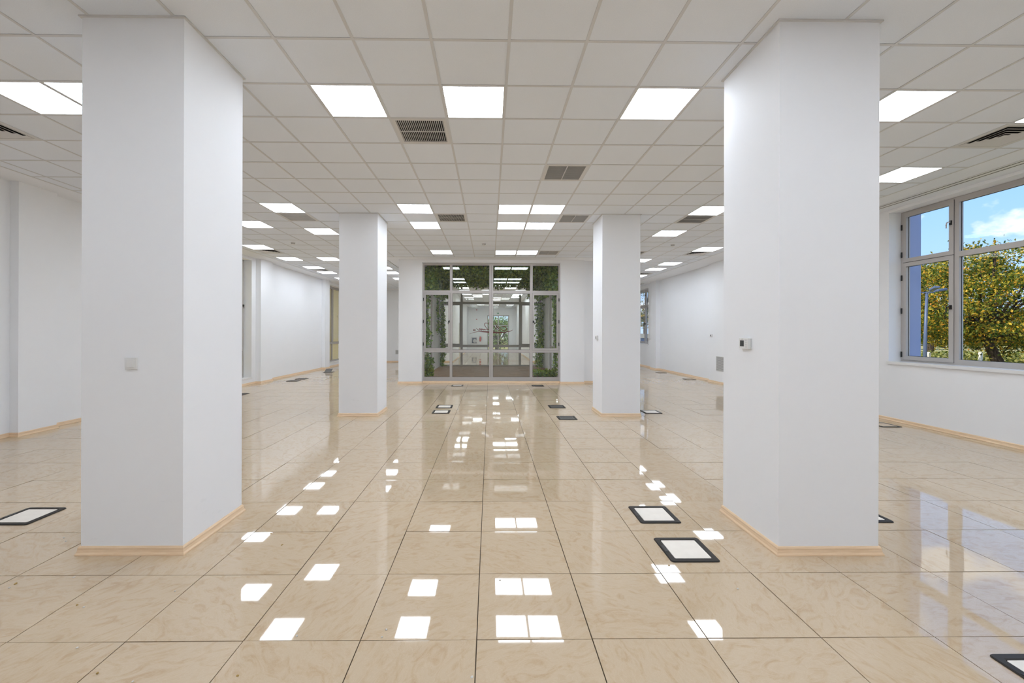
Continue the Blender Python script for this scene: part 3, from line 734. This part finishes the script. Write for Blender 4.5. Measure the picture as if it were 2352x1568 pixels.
# red script lettering on the far courtyard glass, seen from behind
def logo():
    Q = lambda x, y: ((1040 + x*.07653), (690 + y*.07653))
    def W(x, y):
        u, v = Q(x, y); Y = 18.43
        return ((u - 1137)/977.92*Y + .0122*Y, 0, EYE - (v - 763.15)/977.92*Y - .0027*(u - 1137)/977.92*Y*-1)
    e = tag(empty('glass_lettering', (0, YG1 - .024, 0)), 'mirrored red script lettering with a swoosh on the far courtyard glass', 'lettering')
    strokes = [[(708, 826), (728, 858), (760, 884), (795, 894), (822, 880), (828, 852), (806, 834), (790, 850), (800, 880)],
               [(822, 880), (848, 894), (872, 880), (884, 852), (866, 840), (848, 862), (862, 892), (884, 886)],
               [(884, 886), (905, 852), (918, 848), (914, 882), (930, 890), (950, 852), (962, 850), (958, 884), (975, 890), (1000, 852), (1004, 884)],
               [(1004, 884), (1040, 868), (1078, 892), (1030, 845), (985, 790), (955, 745), (945, 710), (962, 680), (1000, 668), (1050, 682), (1090, 712)],
               [(1180, 880), (1222, 894), (1258, 884), (1278, 850), (1268, 800), (1245, 765), (1215, 745)],
               [(1235, 630), (1290, 720), (1345, 805), (1385, 862), (1425, 908)], [(1315, 838), (1345, 885), (1390, 906), (1425, 908)],
               [(1262, 628), (1320, 705), (1375, 785), (1430, 850), (1490, 892), (1550, 906), (1598, 892), (1620, 852), (1600, 806), (1555, 778), (1500, 780), (1440, 802), (1370, 828), (1275, 830)],
               [(1300, 760), (1360, 840)]]
    for s in strokes:
        P = [Vector(W(*p)) for p in s]
        for _ in range(2):                 # smooth the stroke
            R = [P[0]]
            for a, b in zip(P, P[1:]): R += [a*.75 + b*.25, a*.25 + b*.75]
            P = R + [P[-1]]
        m = MB(); k = len(P); hw = .0125
        for i, p in enumerate(P):
            d = (P[min(i+1, k-1)] - P[max(i-1, 0)]).normalized(); n = Vector((-d.z, 0, d.x)); g = hw*(.55 + .45*math.sin(PI*i/(k-1)))
            m.v += [tuple(p + n*g), tuple(p - n*g), tuple(p + n*g + Vector((0, -.002, 0))), tuple(p - n*g + Vector((0, -.002, 0)))]
        for i in range(k-1):
            a, b = 4*i, 4*i+4; m.f += [(a, a+1, b+1, b), (a+2, b+2, b+3, a+3), (a, b, b+2, a+2), (a+1, a+3, b+3, b+1)]
        m.build('letter_stroke', 'crimson_print', e)
    up = [(500, 998), (640, 948), (760, 922), (920, 916), (1080, 922), (1250, 930), (1400, 938), (1560, 942), (1700, 918), (1800, 878)]
    lw = [(500, 1004), (640, 960), (760, 936), (920, 950), (1080, 968), (1250, 982), (1380, 986), (1560, 970), (1700, 938), (1800, 888)]
    m = MB(); k = len(up)
    for dy in (0, -.002):
        m.v += [(W(*p)[0], dy, W(*p)[2]) for p in up] + [(W(*p)[0], dy, W(*p)[2]) for p in lw]
    for i in range(k-1): m.f += [(i, i+1, k+i+1, k+i), (2*k+i, 3*k+i, 3*k+i+1, 2*k+i+1)]
    m.build('swoosh', 'crimson_print', e)
logo()

# ------------------------------------------------------------------ lobby at the far end
d = tag(empty('door_1', (0, LY1 + .1, 0)), 'green tinted glass double door at the end of the lobby', 'door', kind='structure')
m = MB()
for a, b in ((-.23, -.15), (.70, .78), (1.62, 1.70)): m.box(a, b, -.03, .04, 0, 3.10)
for a, b in ((-.15, .70), (.78, 1.62)):
    m.box(a, b, -.03, .04, 3.02, 3.10); m.box(a, b, -.03, .04, 2.16, 2.24); m.box(a, b, -.03, .04, .0, .10)
m.build('frame', 'aluminium', d)
for a, b in ((-.15, .70), (.78, 1.62)):
    pane(d, a, b, 2.24, 3.02, 'court_glass'); pane(d, a, b, .10, 2.16, 'court_glass')
MB().tube([(.67, -.07, .95), (.67, -.07, 1.25)], .012).build('door_handle', 'black_plastic', d)
tag(MB().box(-.28, 1.76, LY1 - .14, LY1 - .001, 3.105, H + .008).build('door_canopy', 'wall_paint'), 'white boxed lintel above the lobby door', 'lintel')
e = tag(empty('exit_sign', (.71, LY1 - .14, 3.27)), 'small green exit sign above the lobby door', 'sign')
bevel(MB().box(-.10, .10, -.02, -.001, -.05, .05).build('housing', 'white_plastic', e), .003)
MB().box(-.085, .085, -.022, -.019, -.035, .035).build('green_face', 'exit_green', e)
e = tag(empty('hose_cabinet', (-1.367, LY1, .88)), 'white fire hose cabinet with a round reel behind glass', 'cabinet')
MB().box(-.28, .28, -.16, -.10, -.31, -.24).box(-.28, .28, -.16, -.10, .24, .31).box(-.28, -.20, -.16, -.10, -.24, .24).box(.20, .28, -.16, -.10, -.24, .24).box(-.28, .28, -.10, -.001, -.31, .31).build('body', 'white_plastic', e)
MB().box(-.20, .20, -.1025, -.1005, -.24, .24).build('door_panel', 'slate_metal', e)
MB().lathe([(.06, -.104), (.15, -.106), (.17, -.120), (.15, -.132), (.06, -.132)], (.04, 0, -.05), 'y').build('hose_reel', 'grey_plastic', e, smooth=True)
e = tag(empty('fire_extinguisher', (-.84, LY1 - .09, .79)), 'red fire extinguisher on the lobby end wall', 'extinguisher')
MB().lathe([(.005, 0), (.065, .004), (.072, .02), (.072, .34), (.06, .38), (.03, .41), (.022, .43), (.022, .45)]).build('cylinder', 'red_paint', e, smooth=True)
MB().tube([(0, 0, .44), (-.04, 0, .46), (-.12, 0, .44)], .010).build('handle', 'black_plastic', e)
MB().tube([(.02, -.02, .44), (.09, -.03, .38), (.085, -.03, .15)], .011).build('hose', 'black_plastic', e)
MB().box(-.03, .03, .06, .089, .20, .30).build('wall_bracket', 'grey_plastic', e)
for z, lb in ((2.74, 'lower small red alarm sounder on the lobby end wall'), (3.57, 'upper small red alarm sounder on the lobby end wall')):
    e = tag(empty('fire_alarm', (-1.16, LY1, z)), lb, 'alarm', 'lobby alarm sounders')
    MB().lathe([(.05, -.001), (.05, -.02)], axis='y').build('base', 'white_plastic', e); MB().lathe([(.045, -.02), (.045, -.05), (.02, -.06)], axis='y').build('horn', 'red_paint', e, smooth=True)
e = tag(empty('wall_sign', (-1.37, LY1, 1.79)), 'small black and red sign on the lobby end wall', 'sign')
MB().box(-.115, .115, -.01, -.001, -.055, .055).build('plate', 'brown_door', e); MB().box(-.03, .03, -.012, -.0095, -.035, .035).build('symbol', 'red_paint', e)
d = tag(empty('door_2', (LX0, 27.4, 0)), 'plain door in the left lobby wall', 'door', kind='structure')
MB().box(.001, .03, -.5, -.42, 0, 2.2).box(.001, .03, .42, .5, 0, 2.2).box(.001, .03, -.42, .42, 2.12, 2.2).build('door_frame', 'white_plastic', d)
MB().box(.001, .018, -.42, .42, 0, 2.12).build('leaf', 'cream_render', d); MB().tube([(.05, .30, 1.05), (.05, .38, 1.05)], .01).build('door_handle', 'black_plastic', d)

# ------------------------------------------------------------------ plants
def leaf(m, c, size, R, outline='ivy'):
    ax = Vector((R.gauss(0, 1), R.gauss(0, 1), R.gauss(0, .8))).normalized(); t = ax.orthogonal().normalized(); t = (Matrix.Rotation(R.uniform(0, 2*PI), 3, ax) @ t)
    b = ax.cross(t); c = Vector(c); s = size * R.uniform(.65, 1.3)
    if outline == 'ivy': pts = [(0, -.5), (.48, -.22), (.30, .12), (0, .62), (-.30, .12), (-.48, -.22)]
    else: pts = [(0, -.55), (.32, 0), (0, .6), (-.32, 0)]
    fold = .12 * s
    n = len(m.v); m.v += [tuple(c + t*(p*s) + b*(q*s) + ax*(fold if abs(p) > .25 else 0)) for p, q in pts]
    m.f.append(tuple(range(n, n + len(pts))))
def ivy(lb, stems, leaves, seed, size=.075, zlo=.18, zhi=2.88):
    R = random.Random(seed); e = tag(empty('ivy', (stems[0][0])), lb, 'plant', 'courtyard ivy'); o_ = Vector(stems[0][0])
    sm = MB()
    for s in stems: sm.tube([Vector(p) - o_ for p in s], .009, 5)
    sm.build('stem', 'bark', e)
    m = MB()
    for (p, r, n) in leaves:                # p: polyline or box, r spread
        for _ in range(n):
            if len(p) == 2 and isinstance(p[0], tuple) and r is None: c = Vector([R.uniform(a, b) for a, b in zip(*p)])
            else:
                k = R.uniform(0, len(p)-1.001); i = int(k); a, b = Vector(p[i]), Vector(p[i+1]); c = a.lerp(b, k-i)
                c += Vector([R.gauss(0, q) for q in r])
            c.x = min(max(c.x, GX0 + .02), GX1 - .02); c.y = min(max(c.y, YG0 + .16), YG1 - .12); c.z = min(max(c.z, zlo), zhi)
            leaf(m, c - o_, size, R)
    tag(m.build('leaves', 'ivy_leaf', e, raw=True), kind='stuff')
R = random.Random(5)
st = [[(GX0 + .3, 14, 3.72), (-.8, 15.3, 3.70), (.6, 16.4, 3.70), (1.9, 17.6, 3.70)], [(GX0 + .2, 18.1, 3.6), (-.8, 18.1, 3.7), (.6, 18.1, 3.7), (GX1 - .2, 18.1, 3.6)]]
lv = [(((GX0, 13.8, 3.62), (GX1, 18.3, 3.80)), None, 6500), (((GX0, 17.0, 3.50), (GX1, 18.3, 3.75)), None, 2600), (((GX0, 13.7, 2.95), (GX0 + .22, 18.3, 3.75)), None, 3000), (((GX1 - .22, 13.7, 2.95), (GX1, 18.3, 3.75)), None, 3000), (((GX0, 16.8, 3.0), (GX0 + .5, 18.3, 3.75)), None, 1200), (((GX1 - .6, 16.8, 3.0), (GX1, 18.3, 3.75)), None, 1400)]
for k in range(40):                         # hanging fringe at the far glazing
    x = R.uniform(GX0 + .1, GX1 - .1); z = R.uniform(3.38, 3.60)
    p = [(x, 18.1, 3.68), (x + R.uniform(-.06, .06), 18.1, z)]; st.append(p); lv.append((p, (.05, .04, .02), 16))
ivy('ivy canopy hanging over the courtyard behind the glazing', st, lv, 11, zlo=2.92, zhi=H - .03)
def vine(lb, x, y, z0, z1, n, spr, seed, tuft=None):
    p = [(x, y, z0), (x + .03, y, (z0+z1)/2), (x - .02, y, z1)]
    ivy(lb, [p], [(p, spr, n)] + ([tuft] if tuft else []), seed)
vine('ivy climbing the far left corner post of the courtyard', GX0 + .09, 18.15, .14, 2.86, 900, (.055, .06, .05), 21)
vine('ivy climbing the near left corner of the courtyard', GX0 + .07, 13.85, .14, 2.86, 520, (.05, .08, .05), 22, (((GX0, 13.7, .16), (GX0 + .28, 14.1, .75)), None, 260))
vine('ivy curtain on the far right courtyard wall', GX1 - .12, 17.9, .14, 2.86, 1500, (.09, .30, .05), 23)
vine('ivy climbing the near right corner of the courtyard', GX1 - .08, 13.9, .14, 2.86, 520, (.04, .10, .05), 24, (((1.45, 13.75, .16), (2.15, 14.4, .36)), None, 420))
ivy('loose ivy strands hanging beside the far left courtyard post', [[(GX0 + .02, 17.0, 2.86), (GX0 + .06, 17.0, 1.6)]], [([(GX0 + .02, 17.0, 2.86), (GX0 + .06, 17.0, 1.6)], (.03, .12, .05), 220)], 25)

def tree(lb, base, crown, rad, n_cl, n_leaf, seed, lean=(0, 0), size=.17, mat='autumn_leaf', name='tree'):
    R = random.Random(seed); base = Vector(base); cc = Vector(crown) - base
    e = tag(empty(name, base), lb, 'tree', 'trees outside')
    fork = Vector((lean[0], lean[1], cc.z - rad[2]*.72))
    tk = MB().tube([(0, 0, -.2), (lean[0]*.3, lean[1]*.3, fork.z*.35), tuple(fork)], [.30, .24, .17], 10)
    cl = []
    for _ in range(n_cl):
        d = Vector((R.gauss(0, 1), R.gauss(0, 1), R.gauss(0, 1))).normalized() * R.uniform(.35, 1.0) ** .6
        cl.append(cc + Vector((d.x*rad[0], d.y*rad[1], d.z*rad[2])))
    for c in cl[:26]:
        md = fork.lerp(c, .5) + Vector((R.gauss(0, .3), R.gauss(0, .3), .25))
        tk.tube([tuple(fork), tuple(md), tuple(c)], [.10, .055, .02], 6)
    tk.build('trunk', 'bark', e, smooth=True)
    m = MB()
    for c in cl:
        s = R.uniform(.45, .85)
        for _ in range(n_leaf):
            leaf(m, c + Vector((R.gauss(0, s*.55), R.gauss(0, s*.55), R.gauss(0, s*.33))), size, R, 'tree')
    tag(m.build('foliage', mat, e, raw=True), kind='stuff')
GZ = -.60
def out(u, y): return y * ((u - 1137)/977.92 + .0122)
tree('broad autumn tree with yellow green leaves outside the near window', (out(2322, 22), 22, GZ), (out(2300, 22), 22.5, 3.35), (4.3, 4.0, 2.85), 340, 120, 31, (-.9, 0), size=.125)
tree('smaller autumn tree behind the street lamp', (out(2150, 37), 37, GZ), (out(2150, 37), 37, 4.4), (2.9, 2.6, 3.1), 120, 70, 32, size=.15)
tree('yellow leaved tree seen in the far right window', (out(1483, 52), 52, GZ), (out(1483, 52), 52, 5.4), (3.4, 3.0, 3.4), 110, 50, 33)
for k, u in enumerate((2105, 2180, 2262, 2345)):
    yb = (58, 66)[k % 2]
    tree(['rounded ochre bush far behind the street lamp', 'rounded ochre bush far behind the left fence posts', 'rounded ochre bush far behind the tree trunk', 'rounded ochre bush far right behind the autumn tree'][k], (out(u, yb), yb, GZ), (out(u, yb), yb, 1.9), (2.6, 1.4, 2.3), 60, 40, 70 + k, size=.34, mat='hedge_leaf', name='bush')
hd = tag(empty('hedge', (out(2230, 30), 30, GZ)), 'dry yellowish hedge along the fence posts', 'hedge'); R = random.Random(41); m = MB()
for _ in range(7000): leaf(m, (R.uniform(-12, 14), R.gauss(0, .5), R.uniform(0, .85) + .10*math.sin(R.uniform(0, 6))), .2, R, 'tree')
tag(m.build('foliage', 'hedge_leaf', hd, raw=True), kind='stuff')
m = MB()
for k in range(26): m.tube([(-12 + k, 0, -.05), (-11.8 + k, .05, .7)], .02, 5)
m.build('stem', 'bark', hd)
for u, lb in ((2146, 'pale fence post beside the street lamp'), (2221, 'pale fence post left of the tree trunk, the farther left'), (2268, 'pale fence post nearest the tree trunk'), (2120, 'short pale marker left of the street lamp')):
    e = tag(empty('fence_post', (out(u, 27), 27, GZ)), lb, 'post', 'pale fence posts')
    MB().box(-.07, .07, -.07, .07, 0, .93).build('shaft', 'post_white', e); MB().prism([(-.08, .93), (.08, .93), (0, 1.0)], 'y', -.08, .08).build('cap', 'post_white', e)
e = tag(empty('street_lamp', (out(2136, 20), 20, GZ)), 'blue grey street lamp with three heads outside the window', 'street lamp')
zt = EYE + (763 - 666)/977.92*20 - GZ
MB().tube([(0, 0, -.1), (.04, 0, zt*.5), (.10, 0, zt)], [.085, .065, .05], 10).build('pole', 'lamp_steel', e, smooth=True)
for a in (PI*.97, PI*.03, PI*1.35):
    c, s = math.cos(a), math.sin(a)
    MB().tube([(.10, 0, zt - .05), (.10 + .35*c, .35*s, zt - .02), (.10 + .55*c, .55*s, zt + .06)], .03, 6).build('arm', 'lamp_steel', e)
    hm = bevel(MB().box(-.26, .26, -.11, .11, -.05, .06).build('lamp_head', 'lamp_steel', e), .03); hm.location = (.10 + .75*c, .75*s, zt + .09); hm.rotation_euler = (0, -.15, a)
# outside ground, facade fin, far house
tag(MB().box(XR + .65, 130, -60, 140, GZ - .3, GZ).build('ground', 'dry_grass'), 'dry grass ground outside the right windows', 'ground', kind='structure')
tag(MB().box(XL - 40, XL - WT - .05, -60, 140, GZ - .3, GZ).build('ground_west', 'dry_grass'), 'dry grass ground outside the left wall', 'ground', kind='structure')
tag(MB().box(XL - WT - .05, XR + WT + .05, LY1 + .35, 140, GZ - .3, GZ).build('ground_north', 'dry_grass'), 'dry grass ground beyond the lobby', 'ground', kind='structure')
e = tag(empty('facade_pier', (7.90, 8.25, GZ)), 'lilac blue rendered pier outside the near window', 'pier')
MB().box(-.20, .245, -.30, .45, 0, 6.0).build('shaft', 'lilac_render', e); MB().box(-.21, .255, -.31, .46, 0, .25).build('plinth', 'slate_metal', e)
e = tag(empty('house', (out(2142, 80), 80, GZ)), 'pale distant house behind the trees', 'house')
MB().box(-3.5, 3.5, 0, 6, 0, 2.6).build('wall', 'cream_render', e); MB().prism([(-3.9, 2.6), (3.9, 2.6), (0, 4.0)], 'y', -.3, 6.3).build('roof', 'brick_roof', e)
MB().box(-1.9, -.9, -.03, .02, 1.0, 2.0).build('window', 'slate_metal', e); MB().box(.9, 1.9, -.03, .02, 1.0, 2.0).build('window', 'slate_metal', e)
e = tag(empty('shed', (out(1480, 40), 40, GZ)), 'low blue and brown shed below the far right window view', 'shed')
MB().box(-1.6, .35, 0, 3, 0, 1.7).build('wall', 'blue_paint', e); MB().box(.35, 1.6, 0, 3, 0, 1.7).build('wall', 'brown_render', e); MB().prism([(-1.8, 1.7), (1.8, 1.7), (1.8, 2.0), (-1.8, 2.2)], 'y', -.2, 3.2).build('roof', 'cream_render', e)
tree('green shrub outside the lobby door', (.7, 40.2, GZ), (.7, 40.2, 1.6), (1.9, .7, 1.6), 60, 60, 51, mat='ivy_leaf', name='shrub')

# ------------------------------------------------------------------ crumbs on the floor
R = random.Random(61)
SPOT = [(160, 1232), (165, 1240), (190, 1385), (205, 1390), (38, 1345), (52, 1336), (183, 1322), (190, 1482), (627, 1224), (686, 1458), (880, 1462), (236, 1540), (315, 1560), (1086, 1555), (552, 1548), (1150, 1333), (890, 1445), (652, 1250), (410, 1355), (1700, 1355), (1540, 1300)]
bits = []
for k in range(3):
    m = MB(); n = 7
    m.lathe([(.002, 0), (.006 + .001*k, .001), (.005, .004), (.002, .005)], seg=6); bits.append(m)
bm_ = [bits[k].mesh('crumb', 'plaster_bit' if k < 2 else 'tan_bit') for k in range(3)]
for q, (u, v) in enumerate(SPOT):
    y = 977.92 * EYE / (v - 763.15); x = out(u, y)
    o_ = put('plaster_crumb', bm_[q % 3], None, (x, y, .0012), (0, 0, R.uniform(0, 6))); o_.scale = (R.uniform(.7, 1.6), R.uniform(.7, 1.2), R.uniform(.7, 1.2))
    tag(o_, 'tiny crumb of plaster lying on the tiles', 'debris', 'crumbs on the floor')

sc.cycles.use_denoising = True
sc.cycles.use_adaptive_sampling = True
sc.cycles.adaptive_threshold = .12
sc.cycles.max_bounces = 9
sc.cycles.diffuse_bounces = 5
sc.cycles.glossy_bounces = 4
sc.cycles.transparent_max_bounces = 24
sc.cycles.sample_clamp_indirect = 8.0
